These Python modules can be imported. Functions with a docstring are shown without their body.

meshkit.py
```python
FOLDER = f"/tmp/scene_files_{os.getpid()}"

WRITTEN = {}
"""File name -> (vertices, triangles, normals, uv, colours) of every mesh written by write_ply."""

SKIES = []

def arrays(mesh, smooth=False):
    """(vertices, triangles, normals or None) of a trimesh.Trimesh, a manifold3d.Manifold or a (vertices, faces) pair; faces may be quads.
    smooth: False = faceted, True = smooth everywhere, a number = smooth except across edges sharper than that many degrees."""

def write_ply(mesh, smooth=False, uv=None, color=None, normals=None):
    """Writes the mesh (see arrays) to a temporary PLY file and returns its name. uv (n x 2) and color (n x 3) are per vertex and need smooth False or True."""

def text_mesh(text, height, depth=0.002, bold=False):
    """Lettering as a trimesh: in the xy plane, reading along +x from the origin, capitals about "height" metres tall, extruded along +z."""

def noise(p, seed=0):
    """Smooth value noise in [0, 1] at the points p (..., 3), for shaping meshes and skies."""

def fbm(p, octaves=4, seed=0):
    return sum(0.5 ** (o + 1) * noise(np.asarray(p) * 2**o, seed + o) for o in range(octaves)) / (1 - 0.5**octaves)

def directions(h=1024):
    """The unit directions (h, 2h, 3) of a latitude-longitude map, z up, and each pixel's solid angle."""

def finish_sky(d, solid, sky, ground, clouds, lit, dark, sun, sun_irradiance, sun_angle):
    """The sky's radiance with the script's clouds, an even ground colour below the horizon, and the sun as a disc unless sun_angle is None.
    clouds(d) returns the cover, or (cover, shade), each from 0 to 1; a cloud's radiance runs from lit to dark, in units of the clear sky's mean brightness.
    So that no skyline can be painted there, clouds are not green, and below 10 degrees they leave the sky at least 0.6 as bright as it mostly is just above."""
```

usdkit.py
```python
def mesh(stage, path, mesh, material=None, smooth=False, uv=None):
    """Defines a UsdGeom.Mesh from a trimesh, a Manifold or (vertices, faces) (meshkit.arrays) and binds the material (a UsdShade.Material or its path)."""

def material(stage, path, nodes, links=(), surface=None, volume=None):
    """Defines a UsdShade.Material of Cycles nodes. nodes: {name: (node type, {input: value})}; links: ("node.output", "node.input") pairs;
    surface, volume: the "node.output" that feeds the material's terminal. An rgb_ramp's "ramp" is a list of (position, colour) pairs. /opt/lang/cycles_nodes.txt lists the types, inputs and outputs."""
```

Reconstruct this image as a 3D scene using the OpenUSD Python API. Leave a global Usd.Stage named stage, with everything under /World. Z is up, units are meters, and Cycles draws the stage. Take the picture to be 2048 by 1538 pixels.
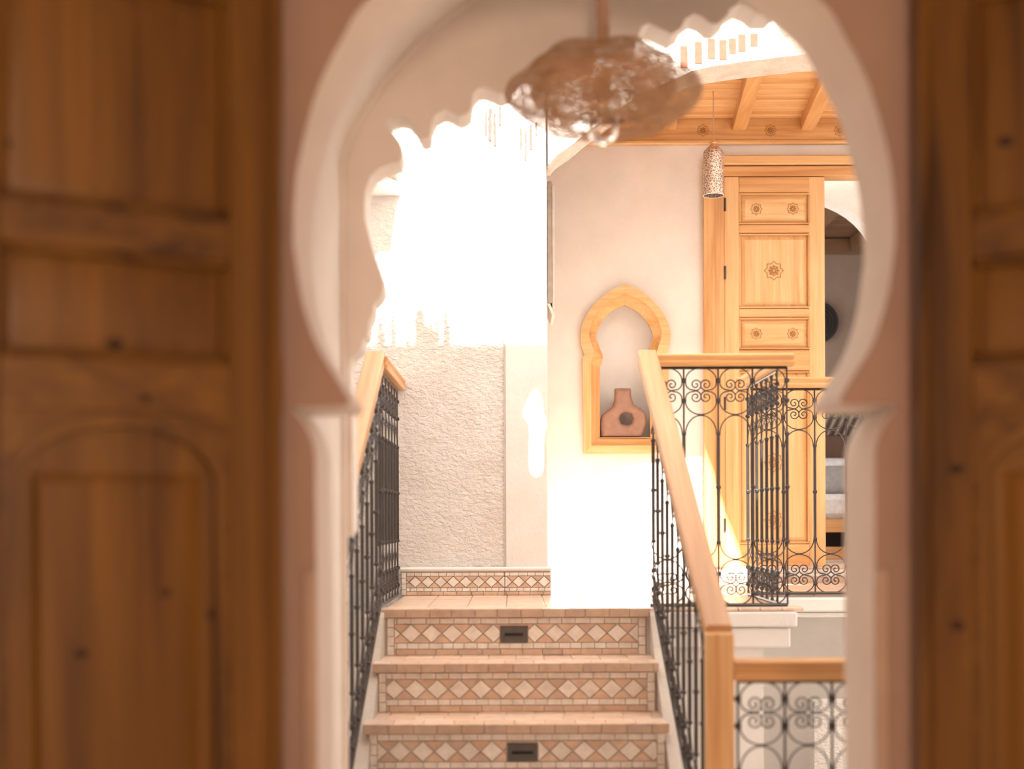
import math, random
import numpy as np, trimesh, manifold3d, usdkit, meshkit
from shapely.geometry import Polygon, box as sbox
from shapely.ops import unary_union
from shapely import affinity
from pxr import Usd, UsdGeom, UsdLux, UsdShade, Gf, Sdf

stage = Usd.Stage.CreateInMemory()
UsdGeom.SetStageUpAxis(stage, 'Z')
UsdGeom.Xform.Define(stage, '/World')
rng = random.Random(7)
# ------------------------------------------------------------------ camera, sky, sun, exposure
F, CX, CY, EYE = 2750.0, 1024.0, 1040.0, 1.42        # focal length in pixels of a 2048 wide frame, principal point, eye height
ROLL = math.radians(0.22)
cam = UsdGeom.Camera.Define(stage, '/World/camera')
cam.CreateHorizontalApertureAttr(36.0)
cam.CreateVerticalApertureAttr(36.0 * 1538 / 2048)
cam.CreateFocalLengthAttr(F / 2048 * 36.0)
cam.CreateVerticalApertureOffsetAttr((CY - 769) / 2048 * 36.0)
cam.CreateFStopAttr(1.5)
cam.CreateFocusDistanceAttr(6.7)
cam.CreateClippingRangeAttr((0.05, 200.0))
cam.CreateExposureAttr(0.19)
_m = Gf.Matrix4d().SetRotate(Gf.Rotation(Gf.Vec3d(0, 0, 1), -math.degrees(ROLL))) * Gf.Matrix4d().SetRotate(Gf.Rotation(Gf.Vec3d(1, 0, 0), 90))
_m.SetTranslateOnly(Gf.Vec3d(0, 0, EYE))
cam.AddTransformOp().Set(_m)

sky = UsdLux.DomeLight.Define(stage, '/World/sky')
sky.CreateColorAttr(Gf.Vec3f(1.0, 0.955, 0.91))
sky.CreateIntensityAttr(1.0)

SUN = np.array([-0.20, 1.0, -1.46]); SUN /= np.linalg.norm(SUN)
sun = UsdLux.DistantLight.Define(stage, '/World/sun')
sun.CreateAngleAttr(0.3)
sun.CreateColorAttr(Gf.Vec3f(1.0, 0.97, 0.94))
sun.CreateIntensityAttr(5.0)
sun.CreateNormalizeAttr(True)
_z = -SUN; _x = np.cross([0, 0, 1.0], _z); _x /= np.linalg.norm(_x); _y = np.cross(_z, _x)
sun.AddTransformOp().Set(Gf.Matrix4d(*_x, 0, *_y, 0, *_z, 0, 0, 0, 0, 1))

lamp = UsdLux.SphereLight.Define(stage, '/World/room_fill')   # unseen warm fill light added behind the camera for the dim room
lamp.CreateRadiusAttr(0.16)
lamp.CreateColorAttr(Gf.Vec3f(1.0, 0.67, 0.46))
lamp.CreateIntensityAttr(128.0)
lamp.AddTranslateOp().Set(Gf.Vec3d(0.3, -0.9, 1.7))

# ------------------------------------------------------------------ helpers
def P(px, py, D):
    """World point at depth D that the camera sees at the pixel."""
    u, v = (px - CX) / F, (CY - py) / F
    c, s = math.cos(ROLL), math.sin(ROLL)
    return np.array([(c * u + s * v) * D, D, EYE + (-s * u + c * v) * D])
def XZ(px, py, D):
    p = P(px, py, D); return (p[0], p[2])

used, LOC = {}, {}
def fresh(parent, name):
    k = (parent, name); n = used.get(k, 0); used[k] = n + 1
    return f'{parent}/{name}' + (f'_{n:03d}' if n else '')
def tag(path, label=None, cat=None, group=None, kind=None):
    p = stage.GetPrimAtPath(path)
    for k, v in (('label', label), ('category', cat), ('group', group), ('kind', kind)):
        if v: p.SetCustomDataByKey(k, v)
def thing(name, label, cat, loc, group=None, kind=None):
    path = fresh('/World', name)
    x = UsdGeom.Xform.Define(stage, path); x.AddTranslateOp().Set(Gf.Vec3d(*map(float, loc)))
    LOC[path] = np.array(loc, float); tag(path, label, cat, group, kind)
    return path
def obj(name, mesh, mat, parent='/World', smooth=False, label=None, kind=None):
    path = fresh(parent, name)
    v, f, n = meshkit.arrays(mesh, False)
    v = v - LOC.get(parent, 0); LOC[path] = LOC.get(parent, np.zeros(3))
    usdkit.mesh(stage, path, trimesh.Trimesh(v, f, process=bool(smooth)), M[mat], smooth=smooth)
    if label or kind: tag(path, label, None, None, kind)
    return path
def struct(name, mesh, mat, label, cat='wall', smooth=False):
    p = obj(name, mesh, mat, '/World', smooth); tag(p, label, cat, None, 'structure'); return p

def box(x0, x1, y0, y1, z0, z1, b=0.0):
    x0, x1 = sorted((x0, x1)); y0, y1 = sorted((y0, y1)); z0, z1 = sorted((z0, z1))
    if b <= 0:
        m = trimesh.creation.box((x1 - x0, y1 - y0, z1 - z0)); m.apply_translation(((x0 + x1) / 2, (y0 + y1) / 2, (z0 + z1) / 2)); return m
    pts = []
    for i, x in enumerate((x0, x1)):
        for j, y in enumerate((y0, y1)):
            for k, z in enumerate((z0, z1)):
                a, c, d = x + (b if i == 0 else -b), y + (b if j == 0 else -b), z + (b if k == 0 else -b)
                pts += [(x, c, d), (a, y, d), (a, c, z)]
    return trimesh.convex.convex_hull(np.array(pts))
def cat(*ms): return trimesh.util.concatenate(list(ms))
def ext(poly, y0, y1):
    """Polygon in (x, z) extruded along y."""
    if not hasattr(poly, 'exterior') and not hasattr(poly, 'geoms'): poly = Polygon(poly)
    poly = poly if poly.is_valid else poly.buffer(0)
    out = []
    for g in getattr(poly, 'geoms', [poly]):
        m = trimesh.creation.extrude_polygon(g, y1 - y0, engine='earcut')
        v = m.vertices
        out.append(trimesh.Trimesh(np.c_[v[:, 0], y0 + v[:, 2], v[:, 1]], m.faces[:, ::-1], process=False))
    return cat(*out) if len(out) > 1 else out[0]
def sweep_prism(section, a, b):
    """A section in (across, up) swept from point a to point b; ends cut vertically, up is world z."""
    a, b = np.array(a, float), np.array(b, float)
    d = b - a; h = np.array([d[0], d[1], 0]); h /= np.linalg.norm(h); r = np.array([h[1], -h[0], 0])
    S = np.array(section); n = len(S)
    va = a + S[:, :1] * r + S[:, 1:] * np.array([0, 0, 1.0]); vb = va + d
    m = trimesh.creation.extrude_polygon(Polygon(S), 1.0, engine='earcut')
    v = a + m.vertices[:, :1] * r + m.vertices[:, 1:2] * np.array([0, 0, 1.0]) + m.vertices[:, 2:3] * d
    t = trimesh.Trimesh(v, m.faces, process=False)
    if t.volume < 0: t.invert()
    return t
def tube(p, r, sides=6):
    p = np.asarray(p, float); n = len(p); r = np.broadcast_to(r, (n,))
    t = np.gradient(p, axis=0); t /= np.linalg.norm(t, axis=1, keepdims=True) + 1e-12
    ref = np.array([0.13, 0.97, 0.2]) if abs(t[0] @ np.array([0.13, 0.97, 0.2])) < 0.9 else np.array([1.0, 0, 0])
    a = np.cross(t, ref); a /= np.linalg.norm(a, axis=1, keepdims=True) + 1e-12; b = np.cross(t, a)
    ang = np.arange(sides) * 2 * np.pi / sides
    v = p[:, None] + r[:, None, None] * (np.cos(ang)[None, :, None] * a[:, None] + np.sin(ang)[None, :, None] * b[:, None])
    f = []
    for i in range(n - 1):
        for j in range(sides):
            k = (j + 1) % sides
            f += [(i * sides + j, i * sides + k, (i + 1) * sides + k), (i * sides + j, (i + 1) * sides + k, (i + 1) * sides + j)]
    for j in range(1, sides - 1):
        f += [(0, j + 1, j), ((n - 1) * sides, (n - 1) * sides + j, (n - 1) * sides + j + 1)]
    return trimesh.Trimesh(v.reshape(-1, 3), f, process=False)
def lathe(profile, center, n=48, lobes=None):
    """(r, z) profile about the vertical through center; lobes(phi, i) scales the radius."""
    pr = np.array(profile, float); k = len(pr); v, f = [], []
    for j in range(n):
        ph = 2 * np.pi * j / n
        for i, (r, z) in enumerate(pr):
            q = lobes(ph, i) if lobes else (1.0, 0.0)
            v.append((center[0] + r * q[0] * math.cos(ph), center[1] + r * q[0] * math.sin(ph), center[2] + z + q[1]))
    for j in range(n):
        j2 = (j + 1) % n
        for i in range(k - 1):
            f += [(j * k + i, j2 * k + i, j2 * k + i + 1), (j * k + i, j2 * k + i + 1, j * k + i + 1)]
    return trimesh.Trimesh(v, f, process=True)
def smoothline(pts, n=6):
    """Catmull-Rom through pts."""
    p = np.array(pts, float); q = np.vstack([2 * p[0] - p[1], p, 2 * p[-1] - p[-2]]); out = []
    for i in range(1, len(q) - 2):
        for t in np.arange(n) / n:
            a, b, c, d = q[i - 1:i + 3]
            out.append(0.5 * (2 * b + (c - a) * t + (2 * a - 5 * b + 4 * c - d) * t * t + (3 * b - a - 3 * c + d) * t ** 3))
    out.append(p[-1]); return np.array(out)

# ------------------------------------------------------------------ materials
M = {}
def mat(name, nodes, links, surface='p.BSDF'):
    M[name] = usdkit.material(stage, '/World/Looks/' + name, nodes, links, surface=surface)
def plain(name, col, rough=0.6, metal=0.0, **k):
    mat(name, {'p': ('principled_bsdf', {'base_color': col, 'roughness': rough, 'metallic': metal, **k}), 'n': ('noise_texture', {'scale': 30.0, 'detail': 3.0}), 'g': ('geometry', {}),
               'r': ('rgb_ramp', {'ramp': [(0.3, tuple(c * 0.88 for c in col)), (0.7, tuple(min(1, c * 1.1) for c in col))]})},
        [('g.position', 'n.vector'), ('n.fac', 'r.fac'), ('r.color', 'p.base_color')])
def plaster(name, c1, c2, bump=0.15, scale=7.0, fine=60.0, dist=0.02, rough=0.85):
    mat(name, {'g': ('geometry', {}), 'n': ('noise_texture', {'scale': scale, 'detail': 5.0, 'roughness': 0.6}), 'm': ('noise_texture', {'scale': fine, 'detail': 4.0, 'roughness': 0.6}),
               'r': ('rgb_ramp', {'ramp': [(0.3, c1), (0.7, c2)]}), 'b': ('bump', {'strength': bump, 'distance': dist}), 'p': ('principled_bsdf', {'roughness': rough, 'specular_ior_level': 0.3})},
        [('g.position', 'n.vector'), ('g.position', 'm.vector'), ('n.fac', 'r.fac'), ('r.color', 'p.base_color'), ('m.fac', 'b.height'), ('b.normal', 'p.normal')])
def wood(name, dark, mid, light, axis, rough=0.45, coat=0.08, freq=1.0, seed=0.0, tilt=0.0):
    sc = [16.0 * freq] * 3; sc[axis] = 1.1 * freq
    fs = [90.0 * freq] * 3; fs[axis] = 3.0 * freq
    mat(name, {'g': ('geometry', {}), 'vr': ('vector_rotate', {'rotate_type': 'x_axis', 'angle': tilt}), 'v': ('mapping', {'scale': sc, 'location': (seed, seed * 1.7, seed * 0.3)}), 'w': ('mapping', {'scale': fs}),
               'n': ('noise_texture', {'scale': 1.0, 'detail': 4.0, 'roughness': 0.55, 'distortion': 0.9}), 'm': ('noise_texture', {'scale': 1.0, 'detail': 2.0}),
               'r': ('rgb_ramp', {'ramp': [(0.25, dark), (0.45, mid), (0.7, light)]}), 'r2': ('rgb_ramp', {'ramp': [(0.3, (0.78, 0.74, 0.7)), (0.65, (1, 1, 1))]}),
               'x': ('mix', {'mix_type': 'multiply', 'fac': 0.6}), 'b': ('bump', {'strength': 0.08, 'distance': 0.003}),
               'p': ('principled_bsdf', {'roughness': rough, 'coat_weight': coat, 'coat_roughness': 0.15})},
        [('g.position', 'vr.vector'), ('vr.vector', 'v.vector'), ('vr.vector', 'w.vector'), ('v.vector', 'n.vector'), ('w.vector', 'm.vector'), ('n.fac', 'r.fac'), ('m.fac', 'r2.fac'),
         ('r.color', 'x.color1'), ('r2.color', 'x.color2'), ('x.color', 'p.base_color'), ('m.fac', 'b.height'), ('b.normal', 'p.normal')])

plaster('plaster_arch', (0.83, 0.76, 0.70), (0.89, 0.83, 0.77), 0.06)
plaster('dim_taupe', (0.37, 0.275, 0.235), (0.41, 0.31, 0.265), 0.05)  # darker copy of the wall plaster, stands in for the dim room side
plaster('plaster_white', (0.76, 0.72, 0.68), (0.83, 0.79, 0.75), 0.12, fine=45.0)
plaster('plaster_warm', (0.74, 0.68, 0.63), (0.82, 0.77, 0.72), 0.12, fine=35.0, scale=4.0)
plaster('plaster_lintel', (0.66, 0.58, 0.50), (0.84, 0.79, 0.73), 0.8, fine=28.0, scale=12.0, dist=0.03)
plaster('plaster_grout', (0.50, 0.43, 0.37), (0.58, 0.51, 0.45), 0.2)
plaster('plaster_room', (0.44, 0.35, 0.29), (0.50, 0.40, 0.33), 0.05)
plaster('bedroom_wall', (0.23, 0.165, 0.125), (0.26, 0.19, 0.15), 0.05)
# rough thrown stucco: bumps from stretched noise and cells
mat('stucco', {'g': ('geometry', {}), 'v': ('mapping', {'scale': (1.0, 1.0, 1.5)}), 'n': ('noise_texture', {'scale': 46.0, 'detail': 4.0, 'roughness': 0.55, 'distortion': 0.3}),
               'm': ('noise_texture', {'scale': 5.0, 'detail': 4.0}), 'r': ('rgb_ramp', {'ramp': [(0.3, (0.72, 0.66, 0.61)), (0.7, (0.80, 0.76, 0.72))]}),
               'h': ('rgb_ramp', {'ramp': [(0.36, (0, 0, 0)), (0.5, (0.65, 0.65, 0.65)), (0.68, (1, 1, 1))]}),
               'b': ('bump', {'strength': 0.6, 'distance': 0.011}), 'p': ('principled_bsdf', {'roughness': 0.9, 'specular_ior_level': 0.2})},
    [('g.position', 'v.vector'), ('v.vector', 'n.vector'), ('g.position', 'm.vector'), ('m.fac', 'r.fac'), ('r.color', 'p.base_color'), ('n.fac', 'h.fac'), ('h.color', 'b.height'), ('b.normal', 'p.normal')])
PINE = ((0.53, 0.25, 0.078), (0.69, 0.37, 0.14), (0.79, 0.475, 0.215))
for i, a in enumerate('xyz'):
    wood('pine_' + a, *PINE, axis=i)
    wood('pine_pale_' + a, (0.62, 0.33, 0.115), (0.77, 0.455, 0.195), (0.85, 0.555, 0.28), axis=i, seed=3.3)
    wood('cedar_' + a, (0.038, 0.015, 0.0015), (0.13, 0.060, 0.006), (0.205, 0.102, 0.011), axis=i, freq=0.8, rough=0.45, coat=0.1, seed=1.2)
wood('pine_sloped', (0.42, 0.19, 0.06), (0.53, 0.265, 0.10), (0.61, 0.335, 0.145), axis=1, tilt=-math.atan2(0.18, 0.28))
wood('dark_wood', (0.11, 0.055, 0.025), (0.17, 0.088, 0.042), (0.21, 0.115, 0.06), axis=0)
plain('knot', (0.035, 0.015, 0.006), 0.7)
plain('carving', (0.40, 0.18, 0.05), 0.7)
plain('iron', (0.07, 0.062, 0.060), 0.36, 0.5)
plain('hinge_metal', (0.10, 0.08, 0.07), 0.4, 0.8)
plain('brass', (0.75, 0.52, 0.33), 0.35, 0.9)
plain('cable', (0.55, 0.36, 0.25), 0.8)
plain('vent_grey', (0.085, 0.075, 0.068), 0.5)
plain('vent_black', (0.02, 0.018, 0.017), 0.6)
TC = [(0.62, 0.42, 0.30), (0.66, 0.46, 0.33), (0.59, 0.42, 0.32), (0.67, 0.48, 0.36)]
CR = [(0.78, 0.70, 0.62), (0.80, 0.72, 0.64), (0.75, 0.67, 0.59), (0.82, 0.75, 0.68)]
for i in range(4):
    plain(f'terracotta_{i}', TC[i], 0.5); plain(f'cream_{i}', CR[i], 0.5)
    plain(f'floor_tile_{i}', tuple(min(1, c * 1.2 + 0.02) for c in TC[i]), 0.26, specular_ior_level=0.6)
for i in range(4): plain(f'nosing_{i}', tuple(c * 0.82 for c in TC[i]), 0.6)  # darker copy of the terracotta for the less lit nosing fronts
plain('red_brick', (0.30, 0.10, 0.06), 0.9)
plain('clay', (0.34, 0.195, 0.14), 0.8)
plain('linen_white', (0.72, 0.72, 0.74), 0.9); plain('linen_grey', (0.34, 0.32, 0.31), 0.95)
plain('dark_basket', (0.022, 0.018, 0.016), 0.85); plain('headboard', (0.10, 0.05, 0.025), 0.6); plain('brown_streak', (0.20, 0.12, 0.09), 0.9); plain('black', (0.012, 0.011, 0.011), 0.8)
plain('rattan_light', (0.42, 0.36, 0.30), 0.7)
# jute mesh of the big shade: crossed fibres with gaps
mat('jute', {'g': ('texture_coordinate', {}), 'n': ('noise_texture', {'scale': 190.0, 'detail': 2.0, 'distortion': 1.5}), 'n2': ('noise_texture', {'scale': 16.0, 'detail': 2.0}),
             'sum': ('math', {'math_type': 'multiply_add', 'value2': 0.3}), 'cut': ('math', {'math_type': 'greater_than', 'value2': 0.69}),
             'r': ('rgb_ramp', {'ramp': [(0.3, (0.50, 0.31, 0.18)), (0.7, (0.68, 0.46, 0.30))]}), 'd': ('diffuse_bsdf', {}), 't': ('translucent_bsdf', {}), 'mx': ('mix_closure', {'fac': 0.25}),
             'tr': ('transparent_bsdf', {}), 'o': ('mix_closure', {})},
    [('g.object', 'n.vector'), ('g.object', 'n2.vector'), ('n2.fac', 'sum.value1'), ('n.fac', 'sum.value3'), ('sum.value', 'cut.value1'), ('n.fac', 'r.fac'), ('r.color', 'd.color'), ('r.color', 't.color'),
     ('d.BSDF', 'mx.closure1'), ('t.BSDF', 'mx.closure2'), ('mx.closure', 'o.closure1'), ('tr.BSDF', 'o.closure2'), ('cut.value', 'o.fac')], 'o.closure')
# mosaic skin of the cylinder lantern
mat('mosaic_metal', {'g': ('texture_coordinate', {}), 'v': ('voronoi_texture', {'scale': 85.0, 'feature': 'distance_to_edge'}), 'r': ('rgb_ramp', {'ramp': [(0.0, (0.74, 0.60, 0.51)), (0.10, (0.66, 0.52, 0.43)), (0.16, (0.30, 0.19, 0.13)), (1.0, (0.36, 0.24, 0.17))]}),
                     'p': ('principled_bsdf', {'roughness': 0.3, 'metallic': 0.35})}, [('g.object', 'v.vector'), ('v.distance', 'r.fac'), ('r.color', 'p.base_color')])
mat('bulb_glass', {'f': ('fresnel', {'IOR': 1.5}), 't': ('transparent_bsdf', {'color': (0.98, 0.95, 0.92)}), 'g': ('glossy_bsdf', {'roughness': 0.02, 'color': (1, 1, 1)}), 'o': ('mix_closure', {})},
    [('f.fac', 'o.fac'), ('t.BSDF', 'o.closure1'), ('g.BSDF', 'o.closure2')], 'o.closure')

# ------------------------------------------------------------------ main distances (metres from the camera)
DF, DB = 2.47, 2.70          # keyhole wall, front and back
DS, DSB = 3.60, 3.72         # scalloped wall
DL, RUN, RISE, ZL = 5.30, 0.28, 0.18, 1.08   # landing edge, tread depth, riser, landing height
DW = 6.25                    # courtyard wall behind the landing
DH = 7.40                    # hallway wall with niche and door
ZH = 1.172                   # bedroom floor

# ------------------------------------------------------------------ structure: the room of the camera
struct('floor', box(-1.9, 3.1, -2.0, 7.9, -0.1, 0.0), 'cream_1', 'terracotta coloured floor below the frame', 'floor')
struct('wall_left', box(-1.9, -1.8, -2.0, DF - 0.01, 0, 2.9), 'plaster_room', 'left wall of the dim room the doors open into')
struct('wall_right', box(2.2, 2.3, -2.0, DF - 0.01, 0, 2.9), 'plaster_room', 'right wall of the dim room the doors open into')
struct('wall_rear', box(-1.9, 2.3, -2.1, -2.0, 0, 2.9), 'plaster_room', 'rear wall of the dim room behind the viewer')
struct('ceiling', box(-1.9, 2.3, -2.1, DS, 2.9, 3.0), 'plaster_room', 'ceiling of the dim room', 'ceiling')

# keyhole (horseshoe) wall; half outline in pixels about its axis
KC = 1191
half = [(0, -225), (120, -205), (240, -160), (345, -90), (459, 4), (506, 78), (553, 175), (590, 312), (601, 400), (603, 470), (600, 507), (585, 603), (557, 688), (525, 742), (503, 778)]
nub = [(495, 791), (491, 801), (495, 809), (506, 811), (608, 813), (598, 826), (585, 842), (574, 862), (565, 885), (561, 910)]
hp = [tuple(q) for q in smoothline(half, 5)] + nub + [(559, 1200), (558, 2700)]
xc = (KC - CX) * DF / F
s1 = DF / F
def kw(h, y): return (h * s1, EYE + (CY - y) * s1)
hole = [(xc + kw(*q)[0], max(kw(*q)[1], -0.05)) for q in hp] + [(xc - kw(*q)[0], max(kw(*q)[1], -0.05)) for q in hp[::-1]]
wallpoly = Polygon([(-1.9, 0), (-1.9, 2.9), (2.3, 2.9), (2.3, 0)]).difference(Polygon(hole).buffer(0))
wfr = thing('wall_front', 'wall with the keyhole shaped horseshoe doorway, room face coloured darker for its dimness', 'wall', (xc, DF, 0), kind='structure')
obj('core', ext(wallpoly, DF + 0.004, DB), 'plaster_arch', wfr, smooth=35)
obj('dim_skin', ext(wallpoly, DF, DF + 0.0035), 'dim_taupe', wfr)
# low plinth boards that widen the foot of the jambs
for sgn in (-1, 1):
    xx = xc + sgn * 559 * s1
    struct('trim_1' if sgn < 0 else 'trim_2', box(xx - 0.001 * sgn, xx + sgn * 0.022, DF - 0.012, DF - 0.001, 0, EYE - 100 * s1, 0.004), 'plaster_room', ('left' if sgn < 0 else 'right') + ' pale plaster edge strip at the foot of the keyhole doorway jamb', 'trim')

# vaulted passage between the two arches
vp = smoothline([(680, 345), (681, 322), (697, 272), (735, 206), (797, 122), (860, 59), (929, 6), (1020, -50), (1130, -95), (1250, -112)], 4)
vpts = [XZ(x, y, DS - 0.01) for x, y in vp]
xm = vpts[-1][0] + 0.12
vh = [(vpts[0][0], -0.05)] + vpts + [(2 * xm - x, z) for x, z in vpts[::-1]] + [(2 * xm - vpts[0][0], -0.05)]
vault = Polygon([(-1.9, 0), (-1.9, 2.9), (2.3, 2.9), (2.3, 0)]).difference(Polygon(vh).buffer(0))
struct('wall_passage', ext(vault, DB + 0.001, DS - 0.001), 'plaster_arch', 'vaulted plaster lining of the short passage behind the keyhole arch', smooth=35)
bead = [(vpts[0][0] + 0.003, DS - 0.003, z) for z in np.linspace(0.0, vpts[0][1], 8)] + [(x + 0.003, DS - 0.003, z) for x, z in vpts]
struct('trim_3', tube(bead, 0.013, 10), 'plaster_arch', 'thin pale bead along the edge of the passage vault', 'trim', smooth=60)

# scalloped arch (outline of its back edge), with the stepped corbel at its foot
sl = [(650, 2400), (650, 1076), (709, 1072), (716, 1062), (715, 880), (713, 800), (709, 760), (710, 742), (713, 725), (729, 712), (733, 700), (735, 690), (744, 683), (746, 668), (747, 656), (754, 643),
      (755, 630), (756, 620), (768, 608), (775, 596), (775, 582), (771, 565), (762, 540), (752, 510), (745, 482), (739, 455), (738, 430), (740, 402), (749, 376), (770, 357), (790, 350), (807, 347), (811, 330), (809, 311),
      (797, 294), (785, 283), (782, 274), (787, 264), (804, 258), (820, 261), (833, 276), (846, 300), (856, 301), (865, 297), (868, 272), (876, 254), (893, 245), (908, 251), (922, 259), (936, 254), (944, 247),
      (948, 217), (958, 204), (969, 202), (982, 206), (1000, 215), (1019, 209), (1028, 185), (1040, 172), (1056, 170), (1072, 182), (1088, 188), (1103, 176), (1112, 152), (1128, 141), (1146, 146), (1162, 156), (1178, 146), (1190, 124), (1206, 114), (1224, 118),
      (1242, 130), (1258, 124), (1269, 101), (1274, 86), (1289, 78), (1312, 90), (1333, 100), (1351, 88), (1359, 71), (1375, 60), (1390, 64), (1406, 78), (1422, 80), (1440, 64), (1446, 51), (1465, 39), (1484, 47), (1498, 60)]
sp = [XZ(x, y, DSB) for x, y in sl]
sp[0] = (sp[0][0], -0.05)
xm2 = sp[-1][0] + 0.02
shole = sp + [(2 * xm2 - x, z) for x, z in sp[::-1]]
ZP, ZP2, ZP3 = 5.917, 4.67, 5.99          # unseen parapet heights from left to right, stepped to shape the sunlight
top = [(-1.9, 0), (-1.9, ZP)]
lump = lambda x, w, h: [(x - w, ZP), (x - w, ZP + h * 0.85), (x - w * 0.5, ZP + h), (x + w * 0.3, ZP + h * 0.92), (x + w * 0.4, ZP + h * 0.5), (x + w, ZP + h * 0.55), (x + w, ZP)]  # lumps added on the unseen top edge to cast ragged shadow streaks
for x, w, h in ((-0.082, 0.02, 0.12), (-0.027, 0.013, 0.15), (0.038, 0.008, 0.05), (0.103, 0.033, 0.17), (0.151, 0.012, 0.10), (0.174, 0.009, 0.165), (0.215, 0.017, 0.175)): top += lump(x, w, h)
top += [(0.80, ZP), (0.80, ZP2), (1.56, ZP2), (1.56, ZP3), (2.6, ZP3), (2.6, 0)]
key = [(.68, 5.766), (.653, 5.80), (.653, 5.993), (.635, 6.024), (.621, 6.074), (.644, 6.125), (.662, 6.165), (.685, 6.185), (.705, 6.145), (.712, 6.08), (.732, 6.04), (.732, 6.0), (.712, 5.968), (.7075, 5.80)]   # little slot added through the unseen parapet to throw the sun patch
key = [(a - 0.062, b - 0.4526) for a, b in key]
swall = Polygon(top).buffer(0).difference(Polygon(shole).buffer(0)).difference(Polygon(smoothline(key + key[:1], 4)).buffer(0))
struct('wall_scalloped', cat(ext(swall.intersection(sbox(-5, -1, 5, 3.6)), DS, DSB), ext(swall.intersection(sbox(-5, 3.6, 5, 9)), DSB - 0.03, DSB)), 'plaster_arch', 'plaster wall with the scalloped many-lobed arch in front of the stairs', smooth=35)

# courtyard walls
XE = 0.163
ledge = []
struct('wall_stairwell', box(-1.0, -0.9, DSB, DW, -0.1, 4.2), 'plaster_white', 'plaster wall left of the stairs seen between the balusters')
XJ = XZ(1010, 900, DW)[0]
w = struct('wall_back', box(-1.2, XJ - 0.003, DW, DW + 0.2, 0, 4.8), 'stucco', 'rough stucco wall behind the landing, sunlit above and shaded below')
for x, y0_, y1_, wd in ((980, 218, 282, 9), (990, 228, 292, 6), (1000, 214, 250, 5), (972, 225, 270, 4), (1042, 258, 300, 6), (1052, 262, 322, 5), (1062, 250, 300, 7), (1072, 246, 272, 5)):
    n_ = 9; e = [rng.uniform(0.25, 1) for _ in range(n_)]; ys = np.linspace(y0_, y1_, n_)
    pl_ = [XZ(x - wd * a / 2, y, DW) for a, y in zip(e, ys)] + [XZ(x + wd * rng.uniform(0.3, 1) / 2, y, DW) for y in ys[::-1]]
    obj('brown_streak', ext(Polygon(pl_).buffer(0), DW - 0.0062, DW + 0.001), 'brown_streak', w)  # thin ragged brown streaks laid on the upper wall
struct('wall_pilaster', box(XJ, XE, DW - 0.004, DW + 0.2, 0, 4.8, 0.004), 'plaster_white', 'smooth plaster strip at the right end of the rough stucco wall')
struct('trim_4', box(XJ - 0.004, XJ + 0.001, DW - 0.008, DW - 0.0045, ZL + 0.12, 4.8), 'plaster_grout', 'thin conduit line between rough and smooth plaster', 'trim')
lp = [(-1.15, DW), (-0.50, DW), (-0.60, DW - 0.24), (-1.15, DW - 0.24)]
def prism_z(pts, z0, z1):
    return trimesh.Trimesh(*(lambda m: (m.vertices + [0, 0, z0], m.faces))(trimesh.creation.extrude_polygon(Polygon(pts), z1 - z0, engine='earcut')), process=False)
lg = thing('wall_ledge', 'small plaster ledge with clay tiles high on the stucco wall, seen past the left lobes', 'ledge', (-0.8, DW, 2.9), kind='structure')
obj('slab', prism_z(lp, 2.895, 2.955), 'plaster_white', lg)
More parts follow.
